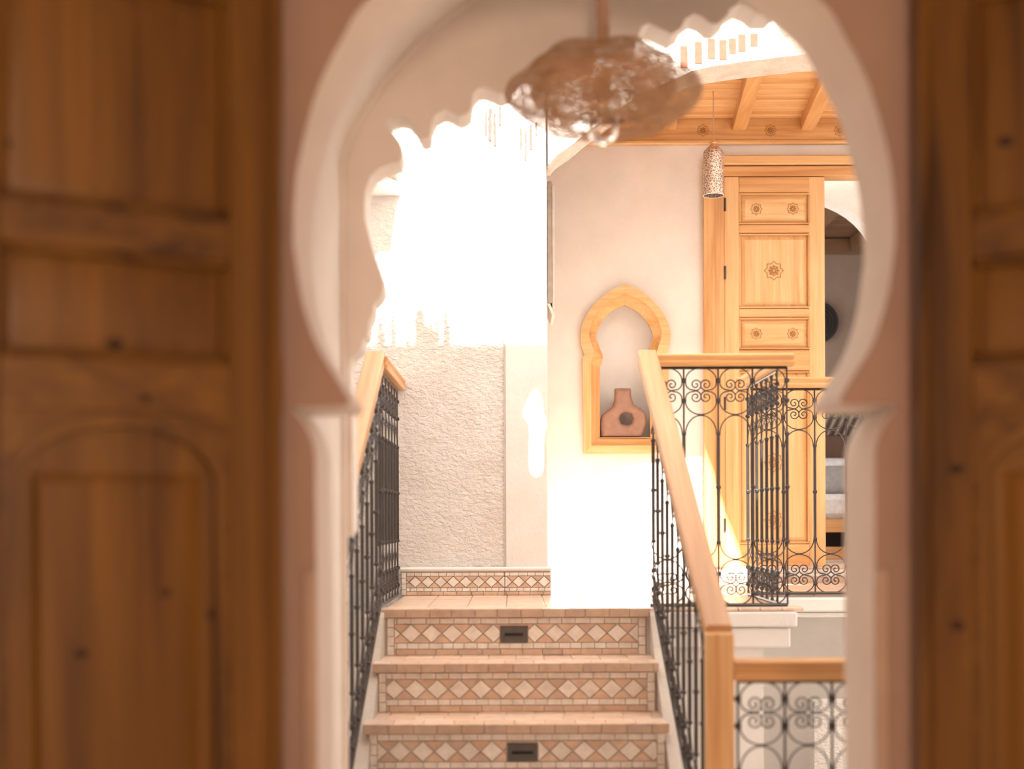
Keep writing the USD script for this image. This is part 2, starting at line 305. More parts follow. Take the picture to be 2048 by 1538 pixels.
for i in range(6):
    x = -1.1 + i * 0.1
    obj('tile', box(x, x + 0.095, DW - 0.22, DW - 0.005, 2.957, 2.985, 0.008), f'terracotta_{i % 4}', lg)

# hallway front: rough arch wall, lintel with brick heads
bk = [(1099, 352), (1112, 337), (1138, 318), (1182, 284), (1235, 245), (1290, 214), (1340, 190), (1391, 172), (1488, 156), (1586, 145), (1700, 138), (1850, 140)]
bp = smoothline([XZ(x, y, 6.45) for x, y in bk], 5)
wob = [(x, z + 0.012 * (meshkit.noise(np.array([x * 22, 0.3, z * 9])) - 0.5)) for x, z in bp]
ap = [(XE + 0.005, 4.8), (XE + 0.005, wob[0][1])] + [q for q in wob if q[0] > XE + 0.006] + [(3.0, wob[-1][1] - 0.1), (3.0, 4.8)]
lint = thing('wall_lintel', 'sunlit wall over the hallway with a rough broken plaster arch edge', 'wall', (1.2, 6.2, 3.4), kind='structure')
obj('arch_wall', ext(Polygon(ap), 6.2, 6.45), 'plaster_lintel', lint, smooth=35)
for (x, y, hgt) in ((1368, 114, 44), (1397, 106, 44), (1423, 98, 40), (1446, 100, 40), (1465, 92, 30), (1484, 86, 34), (1508, 80, 26)):
    a, b = XZ(x - 7, y + hgt / 2, 6.2), XZ(x + 7, y - hgt / 2, 6.2)
    obj('brick', box(a[0], b[0], 6.1985, 6.22, a[1], b[1], 0.001), 'red_brick', lint)

# landing and hallway slabs
XR = 1.05
struct('wall_landing', cat(box(-0.49, 0.97, DL + 0.012, DW - 0.002, 0, ZL - 0.05), box(-0.49, XR + 0.03, DL + 0.012, DW - 0.002, ZL - 0.05, ZL - 0.014)), 'plaster_white', 'plain plaster block that carries the landing')
struct('trim_5', box(0.535, 1.095, DL - 0.02, DL + 0.011, ZL - 0.075, ZL - 0.016, 0.006), 'plaster_white', 'upper white plaster fascia under the front landing railing', 'trim')
struct('trim_6', box(0.535, 1.07, DL - 0.008, DL + 0.011, ZL - 0.155, ZL - 0.078, 0.006), 'plaster_white', 'lower white plaster fascia under the front landing railing', 'trim')
struct('wall_hall_base', cat(box(XR + 0.035, 3.0, 6.5, DH + 0.3, 0, ZL - 0.06), box(XR + 0.035, 3.0, 6.17, DH + 0.3, ZL - 0.1, ZL - 0.06), box(XE, 3.0, DW + 0.001, DH + 0.3, ZL - 0.06, ZL - 0.012)), 'plaster_warm', 'plaster base under the raised hallway floor')
struct('trim_7', box(XR + 0.05, 3.0, 6.12, 6.168, ZL - 0.075, ZL - 0.012, 0.008), 'plaster_white', 'white plaster kerb under the rear hallway railing', 'trim')
struct('trim_8', box(XR + 0.05, 3.0, 6.145, 6.168, ZL - 0.10, ZL - 0.078, 0.004), 'plaster_white', 'narrow plaster moulding below the hallway kerb', 'trim')
XD = 1.34
struct('wall_below', box(XD - 0.02, 3.0, 6.02, 6.12, 0, 0.62), 'stucco', 'rough stucco wall low behind the lower railing')
struct('wall_yard', box(3.0, 3.1, DSB, DH, 0, 3.4), 'plaster_white', 'right wall of the courtyard')

# hallway shell
hx0 = XZ(1428, 600, DH)[0]; hx1 = 2.25; hz1 = XZ(1500, 335, DH)[1]
nich = [(1249.5, 609), (1222, 623), (1203, 645), (1193, 669), (1197, 688), (1206, 710), (1204, 727), (1200, 733), (1200, 875)]
nleft = np.array([XZ(x, y, DH) for x, y in nich])
nax = nleft[0][0]
nouter = [tuple(q) for q in nleft] + [(2 * nax - x, z) for x, z in nleft[::-1]]
nhole = Polygon(nouter).buffer(0.018)
hw = sbox(XE, ZL - 0.01, 3.0, 3.62).difference(sbox(hx0, ZL - 0.02, hx1, hz1)).difference(nhole)
struct('wall_hallway', ext(hw, DH, DH + 0.22), 'plaster_warm', 'white plaster hallway wall with the arched niche and the door', smooth=35)
struct('wall_niche', ext(Polygon(nouter).buffer(0.017), DH + 0.15, DH + 0.21), 'plaster_white', 'back of the arched wall niche')
struct('wall_return', box(XE - 0.1, XE + 0.005, DW + 0.201, DH + 0.2, 0, 4.0), 'plaster_warm', 'short return wall at the left end of the hallway')

# hallway ceiling: planks, beams, carved frieze
cl = thing('ceiling_hallway', 'pine plank ceiling with beams over the hallway', 'ceiling', (1.2, 6.9, 3.58), kind='structure')
CZ = XZ(1476, 240, DH)[1]
y = DH - 0.004
i = 0
while y > 6.46:
    obj('plank', box(XE, 3.0, y - 0.080, y, CZ, CZ + 0.02 + 0.004 * (i % 2), 0.012), ('pine_pale_x', 'pine_x')[i % 3 == 1], cl); y -= 0.085; i += 1
obj('ceiling_deck', box(XE, 3.0, 6.2, DH + 0.2, CZ + 0.026, CZ + 0.08), 'pine_x', cl)
for px in (1200, 1337, 1477, 1613, 1750):
    bx, bz = XZ(px, 263, DH)
    b = sweep_prism([(-0.036, 0), (-0.036, 0.068), (0.036, 0.068), (0.036, 0), (0.02, -0.004), (-0.02, -0.004)], (bx, DH - 0.03, bz), (bx - 0.075, 6.455, bz))
    obj('beam', b, 'pine_y', cl)
z0, z1 = XZ(1476, 283, DH)[1], XZ(1476, 240, DH)[1]
obj('frieze_board', box(XE, 3.0, DH - 0.03, DH - 0.001, z0, z1, 0.002), 'pine_x', cl)
obj('frieze_moulding', box(XE, 3.0, DH - 0.042, DH - 0.001, z0 - 0.022, z0 - 0.001, 0.005), 'pine_pale_x', cl)

def star_mesh(cx, y, cz, R, t=0.0016, thick=0.075, rot=0.0):
    """Eight pointed star outline with an inner rosette of eight petals and arrow heads."""
    def star(r, k=0.765):
        return Polygon([(cx + (r if i % 2 == 0 else r * k) * math.cos(i * math.pi / 8 + rot), cz + (r if i % 2 == 0 else r * k) * math.sin(i * math.pi / 8 + rot)) for i in range(16)])
    g = [star(R).difference(star(R * (1 - thick * 1.5)))]
    for i in range(8):
        a = i * math.pi / 4 + rot
        c, s = math.cos(a), math.sin(a)
        q = lambda r, w: (cx + r * c - w * s, cz + r * s + w * c)
        g.append(Polygon([q(0.10 * R, 0), q(0.4 * R, 0.03 * R), q(0.4 * R, 0.11 * R), q(0.62 * R, 0.0), q(0.4 * R, -0.11 * R), q(0.4 * R, -0.03 * R)]))
        a2 = a + math.pi / 8; c2, s2 = math.cos(a2), math.sin(a2)
        q2 = lambda r, w: (cx + r * c2 - w * s2, cz + r * s2 + w * c2)
        pet = Polygon([q2(0.08 * R, 0.0), q2(0.34 * R, 0.10 * R), q2(0.52 * R, 0.0), q2(0.34 * R, -0.10 * R)])
        g.append(pet.difference(pet.buffer(-0.035 * R)))
    return ext(unary_union(g).buffer(0), y - t, y)
for px in (1270, 1406, 1541, 1680):
    q = XZ(px, 261, DH - 0.03)
    obj('carved_star', star_mesh(q[0], DH - 0.03, q[1], 0.034), 'carving', cl)

# ------------------------------------------------------------------ tiled surfaces
def tiles_from(parent, geoms, yf, depth, kind, inset=0.0013):
    for g in geoms:
        for q in getattr(g, 'geoms', [g]):
            if q.is_empty or q.geom_type != 'Polygon' or q.area < 4e-5: continue
            q = q.buffer(-inset, join_style=2)
            if q.is_empty or q.geom_type != 'Polygon': continue
            dy = rng.uniform(0, 0.0012)
            obj('tile', ext(q, yf - dy, yf + depth), f'{kind}_{rng.randrange(4)}', parent)
def tile_panel(parent, x0, x1, zt, yf, off, gap=None, sc=1.0, side=0.028, sides=(True, True)):
    """Moroccan riser pattern from its top zt down: cream row, diamonds, cream row, terracotta row. Front at yf."""
    hA, hD, hB, hC = 0.023 * sc, 0.073 * sc, 0.023 * sc, 0.024 * sc
    step = 0.0795 * sc
    hole = gap if gap is not None else Polygon()
    xi0, xi1 = x0 + (side if sides[0] else 0), x1 - (side if sides[1] else 0)
    zb = zt - hA - hD - hB - hC
    for s, e in zip(sides, ((x0, xi0), (xi1, x1))):
        if s:
            n = 4
            for k in range(n):
                tiles_from(parent, [sbox(e[0], zb + (zt - zb) * k / n, e[1], zb + (zt - zb) * (k + 1) / n)], yf, 0.008, 'cream')
    def row(z1, h, wid, kind):
        x = xi0 - rng.uniform(0, wid)
        while x < xi1:
            w = wid * rng.uniform(0.85, 1.15)
            tiles_from(parent, [sbox(x, z1 - h, x + w, z1).intersection(sbox(xi0, z1 - h, xi1, z1)).difference(hole)], yf, 0.008, kind); x += w
    row(zt, hA, 0.052 * sc, 'cream')
    zd = zt - hA - hD / 2; box_ = sbox(xi0, zd - hD / 2, xi1, zd + hD / 2)
    k0 = int(math.floor((xi0 - off) / step)) - 1
    for k in range(k0, k0 + int((x1 - x0) / step) + 4):
        c = off + k * step
        h = hD / 2 - 0.001
        tiles_from(parent, [Polygon([(c - step / 2 + 0.001, zd), (c, zd + h), (c + step / 2 - 0.001, zd), (c, zd - h)]).intersection(box_).difference(hole)], yf, 0.008, 'cream')
        for sg in (1, -1):
            tiles_from(parent, [Polygon([(c, zd + sg * hD / 2), (c + step, zd + sg * hD / 2), (c + step / 2, zd + sg * 0.001)]).intersection(box_).difference(hole)], yf, 0.008, 'terracotta')
    row(zt - hA - hD, hB, 0.046 * sc, 'cream')
    row(zt - hA - hD - hB, hC, 0.082 * sc, 'terracotta')
    return zb

SX0, SX1 = -0.487, 0.515
st = thing('staircase', 'tiled stairs with cream and terracotta diamond risers climbing to the landing', 'stairs', (0, 3.9, 0), kind='structure')
LIGHTS = []
for n in range(6):
    zt, yf = ZL - n * RISE, DL - n * RUN
    vis = n < 3
    back = DL + 0.011 if n == 0 else yf + RUN + 0.011
    wx = 0.006 * n
    if n == 0: core = box(SX0, SX1 + 0.005, yf + 0.008, yf + 0.012, 0, zt - 0.038)
    else: core = box(SX0 - wx, SX1 + 0.005 + wx, yf + 0.008, back, 0, zt - (0.038 if vis else 0.0))
    sp_ = obj('step', core, 'plaster_grout', st)
    if not vis: continue
    gap = None
    if n in (0, 2):
        lx = (1027 - CX) * DL / F if n == 0 else (1043 - CX) * yf / F
        zc = zt - 0.036 - 0.004 - 0.023 - 0.038
        gap = sbox(lx - 0.054, zc - 0.033, lx + 0.054, zc + 0.033); LIGHTS.append((lx, yf, zc, n))
        for sx in (-0.075, 0.075): pass
    tile_panel(sp_, SX0 + 0.004 - wx, SX1 - 0.002 + wx, zt - 0.037, yf, -0.391 if n == 0 else -0.354 if n == 1 else -0.39, gap)
    # nosing bricks toned darker for shade, tread tiles paler for sky light
    x = SX0 - 0.016 - wx; xe = SX1 + 0.012 + wx
    while x < xe - 0.01:
        w_ = min(0.085 * rng.uniform(0.9, 1.1), xe - x)
        obj('nosing_brick', box(x, x + w_ - 0.0010, yf - 0.022, yf - 0.009, zt - 0.034, zt - 0.001 + rng.uniform(-0.0005, 0.0005), 0.002), f'nosing_{rng.randrange(4)}', sp_); x += w_
    if True:
        for r in range(3 if n else 1):
            x = SX0 - 0.016 - wx - rng.uniform(0, 0.05)
            ya = yf - 0.0085 + r * 0.1
            while x < xe - 0.01:
                w_ = min(0.105, xe - x)
                obj('tread_tile', box(max(x, SX0 - 0.016 - wx), x + w_ - 0.001, ya, ya + (0.0993 if n else 0.0855), zt - 0.034, zt + rng.uniform(-0.001, 0.0005), 0.002), f'floor_tile_{rng.randrange(4)}', sp_); x += w_
# stringers beside the steps
for sg, (xa, xb) in ((-1, (-0.60, SX0 - 0.004)), (1, (SX1 + 0.012, 0.565))):
    prof = [(DL - 0.02, ZL - 0.012), (DL + 0.01, ZL - 0.012), (DL + 0.01, 0), (3.86, 0), (3.86, 0.13), (3.95, ZL - (DL - 3.95) * RISE / RUN - 0.1), (DL - 0.16, ZL - 0.14), (DL - 0.06, ZL - 0.03)]
    m = trimesh.creation.extrude_polygon(Polygon(prof), xb - xa, engine='earcut')
    m = trimesh.Trimesh(np.c_[xa + m.vertices[:, 2], m.vertices[:, 0], m.vertices[:, 1]], m.faces, process=False)
    obj('stringer', m, 'plaster_grout', st)
for i, (lx, yf, zc, n) in enumerate(LIGHTS):
    t = thing('step_light', 'dark grey recessed slot light in the ' + ('topmost' if n == 0 else 'lowest visible') + ' stair riser', 'light', (lx, yf, zc - 0.03))
    fr = sbox(lx - 0.051, zc - 0.030, lx + 0.051, zc + 0.030)
    slot = sbox(lx - 0.036, zc - 0.014, lx + 0.036, zc + 0.006)
    obj('frame', ext(fr.difference(slot), yf - 0.004, yf + 0.007), 'vent_grey', t)
    obj('slot', ext(slot, yf + 0.004, yf + 0.0075), 'vent_black', t)
    obj('louvre', box(lx - 0.036, lx + 0.036, yf - 0.003, yf + 0.003, zc - 0.013, zc - 0.006), 'vent_grey', t)

# landing floor tiles
lf = thing('floor_landing', 'glazed terracotta tile floor of the landing at the top of the stairs', 'floor', (0, 5.7, ZL), kind='structure')
for r in range(6):
    ya = DL + 0.077 + r * 0.145
    yb = min(ya + 0.143, DW - 0.003)
    for c in range(10):
        xa = -0.487 + c * 0.155
        obj('tile', box(xa, min(xa + 0.153, XR + 0.03), ya, yb, ZL - 0.013, ZL + rng.uniform(-0.0005, 0.0005), 0.002), f'floor_tile_{rng.randrange(4)}', lf)
x = SX1 + 0.014
while x < XR + 0.02:
    obj('edge_brick', box(x, x + 0.083, DL - 0.015, DL + 0.075, ZL - 0.014, ZL, 0.003), f'floor_tile_{rng.randrange(4)}', lf); x += 0.085
hf = thing('floor_hallway', 'terracotta tile floor of the hallway in front of the carved door', 'floor', (1.2, 6.8, ZL), kind='structure')
for r in range(6):
    ya = DW + 0.002 + r * 0.19
    for c in range(12):
        xa = XE + 0.01 + c * 0.2
        yb_ = min(ya + 0.187, DH - 0.012)
        obj('tile', box(xa, xa + 0.197, ya, yb_, ZL - 0.011, ZL + rng.uniform(-0.0005, 0.0005), 0.002), f'floor_tile_{rng.randrange(4)}', hf)
# door threshold tiles
dt = thing('trim_9', 'striped tile threshold under the carved hallway door', 'threshold', (1.5, DH, ZL), kind='structure')
obj('core', box(hx0 + 0.002, hx1 - 0.002, DH + 0.0, DH + 0.5, ZL - 0.01, ZH - 0.004), 'plaster_grout', dt)
for z_, h_, k_, w_ in ((ZL, 0.028, 'terracotta', 0.12), (ZL + 0.029, 0.02, 'cream', 0.08), (ZL + 0.05, 0.02, 'cream', 0.1), (ZL + 0.071, 0.021, 'terracotta', 0.12)):
    x = hx0 - 0.06
    while x < 2.2:
        obj('tile', box(x, x + w_ - 0.002, DH - 0.011, DH - 0.0, z_, z_ + h_ - 0.001, 0.001), f'{k_}_{rng.randrange(4)}', dt); x += w_

# tiled skirting of the courtyard wall
for nm, xa, xb, lab in (('baseboard_left', -0.50, XJ - 0.003, 'diamond tiled skirting under the rough stucco wall'), ('baseboard_right', XJ - 0.002, XE + 0.012, 'diamond tiled skirting under the smooth plaster strip')):
    bb = thing(nm, lab, 'skirting', ((xa + xb) / 2, DW, ZL), kind='structure')
    zt = ZL + 0.108
    obj('core', box(xa - 0.004, xb, DW - 0.03, DW - 0.005, ZL, zt), 'plaster_grout', bb)
    obj('cap', box(xa - 0.012, xb + 0.003, DW - 0.044, DW - 0.0048, zt, zt + 0.02, 0.007), 'plaster_white', bb)
    tile_panel(bb, xa, xb, zt - 0.004, DW - 0.038, xa + 0.062, None, 0.72, 0.022, (nm == 'baseboard_left', False))

# ------------------------------------------------------------------ iron railings
RAILSEC = [(-0.030, -0.048), (-0.034, -0.040), (-0.034, -0.032), (-0.026, -0.024), (-0.030, -0.016), (-0.036, -0.010), (-0.036, -0.004), (-0.030, 0.0), (0.030, 0.0), (0.036, -0.004), (0.036, -0.010), (0.030, -0.016), (0.026, -0.024), (0.034, -0.032), (0.034, -0.040), (0.030, -0.048)]
HC = [0.945, 0.861, 0.721, 0.496, 0.265, 0.132, 0.048]    # collar heights from the bottom bar
def arc(c, rx, ry, a0, a1, n):
    t = np.radians(np.linspace(a0, a1, n)); return np.c_[c[0] + rx * np.cos(t), c[1] + ry * np.sin(t)]
def spiral(start, cen, turns, r0, dirn, n):
    a0 = math.atan2(start[1] - cen[1], start[0] - cen[0]); t = np.linspace(0, 1, n)
    r = r0 * (1 - t) ** 0.8 + 0.0015; a = a0 + dirn * turns * 2 * np.pi * t
    return np.c_[cen[0] + r * np.cos(a), cen[1] + r * np.sin(a)]
def railing(name, label, A, B, C, Dp, n, seg=1.0, thick=1.0, start=True, end=True, group=None):
    """A, B: ends of the top bar; C, Dp: ends of the bottom bar below them; n bays."""
    A, B, C, Dp = (np.array(q, float) for q in (A, B, C, Dp))
    t = thing(name, label, 'railing', (A[0], A[1], C[2]), group)
    W, H = np.linalg.norm((B - A)[:2]), A[2] - C[2]; w = W / n
    def mp(q):
        q = np.asarray(q, float).reshape(-1, 2); u, v = q[:, :1] / W, q[:, 1:] / H
        return (C * (1 - u) + Dp * u) * (1 - v) + (A * (1 - u) + B * u) * v
    ns = lambda k: max(5, int(k * seg))
    R = 0.0027 * thick
    obj('top_bar', tube(mp([(0, H), (W / 2, H), (W, H)]), 0.006, 4), 'iron', t)
    obj('bottom_bar', tube(mp([(0, 0), (W / 2, 0), (W, 0)]), 0.007, 4), 'iron', t)
    for i in range(n + 1):
        if (i == 0 and not start) or (i == n and not end): continue
        x = i * w
        hs = [0, HC[4] * H, HC[4] * H + 0.001, HC[2] * H, HC[2] * H + 0.001, H]
        bl = obj('baluster', tube(mp([(x, h) for h in hs]), np.array([0.0036, 0.0036, 0.0068, 0.0068, 0.0036, 0.0036]) * thick, 6), 'iron', t, smooth=40)
        for k, h in enumerate(HC):
            p = mp([(x, h * H)])[0]; s = (0.0095 if k in (0, 1, 3, 5, 6) else 0.0085) * thick
            obj('collar', box(p[0] - s, p[0] + s, p[1] - s, p[1] + s, p[2] - s * 0.9, p[2] + s * 0.9, s * 0.45), 'iron', bl)
    for i in range(n):
        x0 = i * w; g = 0.006; mid = x0 + w / 2
        def add(nm, q, r=R): obj(nm, tube(mp(q), r, 5), 'iron', t, smooth=60)
        for flip in (False, True):
            c1, c2, c3 = (HC[0] * H, HC[1] * H, HC[2] * H)
            if flip: c1, c2, c3 = HC[6] * H, HC[5] * H, HC[4] * H
            e = 0.0 if flip else H
            sg = -1 if flip else 1
            um = c2 - sg * 0.058 * H
            hwid = w / 2 - g
            add('arch_bar', arc((mid, c1), hwid, abs(e - c1), 0, 180 * sg, ns(15)))
            add('arch_bar', arc((mid, c2), hwid, abs(c2 - um), 0, -180 * sg, ns(15)))
            add('arch_bar', arc((mid, c3), hwid, abs(um - c3) - 0.003, 0, 180 * sg, ns(15)))
            for sd in (1, -1):
                for cc, oth in ((c1, -sg), (c2, sg)):
                    # from the collar round the bottom of a small ring to its spiral heart
                    ym = (c1 + c2) / 2 - oth * 0.002
                    rr = w * 0.135
                    xa = x0 + g if sd > 0 else x0 + w - g
                    cen = (mid - sd * (rr + 0.002), ym - oth * (rr + 0.004))
                    big = w * 0.25
                    lead = [(xa, cc), (xa + sd * w * 0.03, cc + oth * abs(ym - cc) * 0.55), (xa + sd * w * 0.13, ym - oth * 0.004), (cen[0] - sd * w * 0.01, ym)]
                    sp2 = spiral((cen[0], ym), cen, 1.55, abs(ym - cen[1]), -1 if (sd * oth > 0) else 1, ns(26))
                    add('scroll', np.vstack([smoothline(lead, 4)[:-1], sp2]))
    return t

ZT = ZL + 0.976                                # top of the wooden rails on the landing
RX = 0.527
hs_ = RISE / RUN
def zr(D): return ZT - hs_ * (DL - D)          # top of a stair handrail
# landing railing parallel to the stairs' front
def handrail(parent, a, b, m='pine_x', sec=RAILSEC): return obj('handrail', sweep_prism(sec, a, b), m, parent, smooth=40)
ft = railing('landing_railing', 'iron scroll railing along the front edge of the landing, right of the stairs', (RX + 0.01, DL + 0.055, ZT - 0.046), (XR + 0.022, DL + 0.055, ZT - 0.046), (RX + 0.01, DL + 0.055, ZL + 0.006), (XR + 0.022, DL + 0.055, ZL + 0.006), 4, start=False)
handrail(ft, (RX + 0.0385, DL + 0.055, ZT + 0.006), (XR + 0.045, DL + 0.055, ZT + 0.006))
gt = railing('gallery_railing', 'short wrought iron railing running back from the landing corner, its wooden rail catching the sun', (XR, DL + 0.14, ZT - 0.052), (XR, 6.12, ZT - 0.052), (XR, DL + 0.14, ZL + 0.006), (XR, 6.12, ZL + 0.006), 6, seg=0.7)
handrail(gt, (XR, DL + 0.093, ZT), (XR, 6.152, ZT), 'pine_pale_y')
bt = railing('hallway_railing', 'rear wrought iron railing along the hallway edge before the carved door', (XR + 0.03, 6.19, ZT - 0.052), (XR + 0.03 + 0.142 * 6, 6.19, ZT - 0.052), (XR + 0.03, 6.19, ZL + 0.006), (XR + 0.03 + 0.142 * 6, 6.19, ZL + 0.006), 6, start=False)
handrail(bt, (XR - 0.036, 6.19, ZT), (XR + 0.95, 6.19, ZT))
lt = railing('landing_side_railing', 'short wrought iron railing on the left edge of the landing, ending at the stucco wall', (-0.515, DL + 0.04, ZT - 0.052), (-0.515, DW - 0.06, ZT - 0.052), (-0.515, DL + 0.04, ZL + 0.006), (-0.515, DW - 0.06, ZL + 0.006), 6, seg=0.7)
handrail(lt, (-0.515, DL + 0.037, ZT), (-0.515, DW - 0.012, ZT), 'pine_y')
STSEC = [(-0.028, -0.075), (-0.034, -0.064), (-0.034, -0.05), (-0.028, -0.04), (-0.034, -0.028), (-0.037, -0.018), (-0.037, -0.006), (-0.030, 0.0), (0.030, 0.0), (0.037, -0.006), (0.037, -0.018), (0.034, -0.028), (0.028, -0.04), (0.034, -0.05), (0.034, -0.064), (0.028, -0.075)]
NY = 3.85
for sg, nm, lab in ((1, 'stair_railing', 'right stair railing with sloping orange wooden handrail, newel post and iron balusters'), (-1, 'stair_railing', 'left stair railing with sloping wooden handrail, partly hidden by the keyhole jamb')):
    xa, xb = sg * 0.578, sg * RX
    ya = NY + 0.045
    pa, pb = (0.580, 0.543) if sg > 0 else (-0.548, -0.505)      # the iron panel stands a little off the rail's middle
    r_ = railing(nm, lab, (pa, ya, zr(ya) - 0.085), (pb, DL - 0.02, zr(DL - 0.02) - 0.085), (pa, ya, zr(ya) - 0.93), (pb, DL - 0.02, zr(DL - 0.02) - 0.93), 11, seg=0.7)
    handrail(r_, (xa, NY + 0.0, zr(NY) - 0.0), (xb, DL + 0.034, zr(DL + 0.034)), 'pine_sloped', STSEC)
    obj('newel_post', box(xa - 0.037, xa + 0.037, NY - 0.037, NY + 0.037, 0.0, zr(NY) - 0.02, 0.004), 'pine_pale_z', r_)
lw = railing('lower_railing', 'low wrought iron scroll railing beside the newel post at the bottom right', (0.63, NY, 1.028 - 0.062), (0.63 + 0.132 * 6, NY, 1.028 - 0.062), (0.63, NY, 0.06), (0.63 + 0.132 * 6, NY, 0.06), 6)
handrail(lw, (0.6165, NY, 1.028), (1.46, NY, 1.028), 'pine_x', [(a, c * 1.2) for a, c in RAILSEC])

# ------------------------------------------------------------------ niche frame and vase
outer = [(1249.5, 570), (1217, 585), (1184, 615), (1165, 647), (1160, 672), (1162, 694), (1168, 711), (1164, 716), (1167, 908)]
midl = [(1249.5, 589), (1217, 604), (1192, 628), (1180, 656), (1178, 675), (1188, 707), (1182, 724), (1182, 730), (1182, 892)]
inn = nich
def sub(l):
    a = smoothline(l[:6], 4); b = smoothline(l[5:8], 3)[1:]
    return np.vstack([a, b, [l[8]]])
yP = DH - 0.034
def rg(l, yy): return np.array([(XZ(x, y, DH)[0], yy, XZ(x, y, DH)[1]) for x, y in sub(l)])
rings = [rg(outer, DH - 0.001), rg(outer, yP), rg(midl, yP), rg(midl, yP + 0.009)]
rings_in = [rg(midl, yP + 0.0085), rg(inn, DH + 0.012), rg(inn, DH + 0.04)]
def strip(rs):
    k = len(rs[0]); v = np.vstack(rs); f = []
    for r in range(len(rs) - 1):
        for i in range(k - 1):
            a, b, c, d = r * k + i, r * k + i + 1, (r + 1) * k + i + 1, (r + 1) * k + i
            f += [(a, b, c), (a, c, d)]
    k2 = len(rs)
    for e in (0, k - 1):
        for r in range(1, k2 - 1): f.append((e, r * k + e, (r + 1) * k + e))
    return trimesh.Trimesh(v, f, process=False)
nf = thing('niche_frame', 'pointed horseshoe wooden frame around the wall niche', 'frame', (nax, DH, rings[0][-1][2]))
mir = lambda r: np.c_[2 * nax - r[:, 0], r[:, 1], r[:, 2]]
na = len(rings[0]) - 1
for nm, rr, mx, mz in (('face', rings, 'pine_pale_x', 'pine_pale_z'), ('inner', rings_in, 'pine_x', 'pine_z')):
    obj(nm + '_arch', strip([r[:na] for r in rr]), mx, nf, smooth=35)
    obj(nm + '_arch', strip([mir(r[:na])[::-1] for r in rr]), mx, nf, smooth=35)
    obj(nm + '_jamb', strip([r[na - 1:] for r in rr]), mz, nf)
    obj(nm + '_jamb', strip([mir(r[na - 1:])[::-1] for r in rr]), mz, nf)
    obj(nm + '_sill', strip([np.array([r[-1], mir(r)[-1]]) for r in rr]), mx, nf)
zi = rings_in[1][-1][2]
obj('sill_board', box(rings_in[1][-1][0] + 0.001, 2 * nax - rings_in[1][-1][0] - 0.001, DH + 0.0, DH + 0.149, zi - 0.003, zi), 'pine_pale_x', nf)

vo = [(1229, 778), (1261, 778), (1262, 795), (1267, 810), (1279, 817), (1288, 824), (1292, 834), (1291, 850), (1285, 869), (1281, 876), (1203, 876), (1201, 862), (1201, 840), (1204, 830), (1214, 822), (1225, 814), (1229, 800)]
sv = DH + 0.045
vpoly = Polygon([XZ(*q, sv) for q in vo]); vh_ = affinity.scale(Polygon([XZ(*q, sv) for q in ((1240, 838), (1243, 830), (1252, 826.5), (1261, 830), (1264, 838), (1261, 847), (1252, 850), (1243, 847))]).buffer(0.004), 1, 1)
vpoly = vpoly.buffer(0.008).buffer(-0.008)
pv = vpoly.difference(vh_)
b_ = pv.bounds; N = 110; pad = 0.02
gx, gz = np.linspace(b_[0] - pad, b_[2] + pad, N), np.linspace(b_[1] - pad, b_[3] + pad, N)
import shapely
from scipy.ndimage import map_coordinates
GX, GZ = np.meshgrid(gx, gz, indexing='ij')
pts_ = shapely.points(GX.ravel(), GZ.ravel())
dist = shapely.distance(pts_, pv.boundary) * np.where(shapely.contains(pv, pts_), 1, -1)
dist = dist.reshape(N, N)
Tk, ER = 0.042, 0.026
def sdf(x, y, z):
    d = map_coordinates(dist, [[(x - gx[0]) / (gx[1] - gx[0])], [(z - gz[0]) / (gz[1] - gz[0])]], order=1)[0]
    q = max(0.0, ER - d)
    t = Tk - ER + math.sqrt(max(0.0, ER * ER - min(q, ER) ** 2))
    return min(d, (t - abs(y)) * 0.7)
vm = manifold3d.Manifold.level_set(lambda x, y, z: sdf(x, y, z), [b_[0] - 0.01, -Tk - 0.01, b_[1] - 0.01, b_[2] + 0.01, Tk + 0.01, b_[3] + 0.01], 0.007, 0.0)
mm = vm.to_mesh(); vt = trimesh.Trimesh(mm.vert_properties[:, :3], mm.tri_verts)
trimesh.smoothing.filter_taubin(vt, iterations=6)
vt.apply_translation((0, sv, zi - vt.bounds[0][2] + 0.0005))
vs = thing('vase', 'terracotta ring vase with a round hole standing in the niche', 'vase', ((b_[0] + b_[2]) / 2, sv, zi))
obj('body', vt, 'clay', vs, smooth=True)
zt_ = vt.bounds[1][2]; vx = XZ(1245, 778, sv)[0]
obj('mouth', trimesh.Trimesh(*(lambda m: (m.vertices * [1, 1.0, 1] + [vx, sv, zt_ - 0.003], m.faces))(trimesh.creation.annulus(0.024, 0.031, 0.005, sections=24))), 'clay', vs, smooth=40)

# ------------------------------------------------------------------ carved hallway door
d3 = thing('door_3', 'carved pine door leaf in its wooden frame at the end of the hallway', 'door', (1.3, DH, ZH), kind='structure')
def pbox(x0, y0, x1, y1, ya, yb, b=0.003, D=DH):
    p, q = XZ(x0, y1, D), XZ(x1, y0, D); return box(p[0], q[0], ya, yb, p[1], q[1], b)
zfl = ZH
def fr(name, x0, y0, x1, y1, ya, yb, m, b=0.003): obj(name, pbox(x0, y0, x1, y1, ya, yb, b), m, d3)
fr('architrave', 1408, 333.5, 1427, 1166, DH - 0.04, DH - 0.001, 'pine_z')
fr('jamb', 1427.5, 354.5, 1447, 1134, DH - 0.022, DH + 0.10, 'pine_z')
fr('lintel', 1408, 313, 1860, 333, DH - 0.045, DH - 0.001, 'pine_pale_x', 0.006)
fr('lintel_board', 1427.5, 333.5, 1845, 354, DH - 0.028, DH + 0.10, 'pine_x')
LY0, LY1 = DH - 0.012, DH + 0.03      # leaf thickness
fr('stile', 1450, 354.5, 1477, 1133, LY0, LY1, 'pine_pale_z')
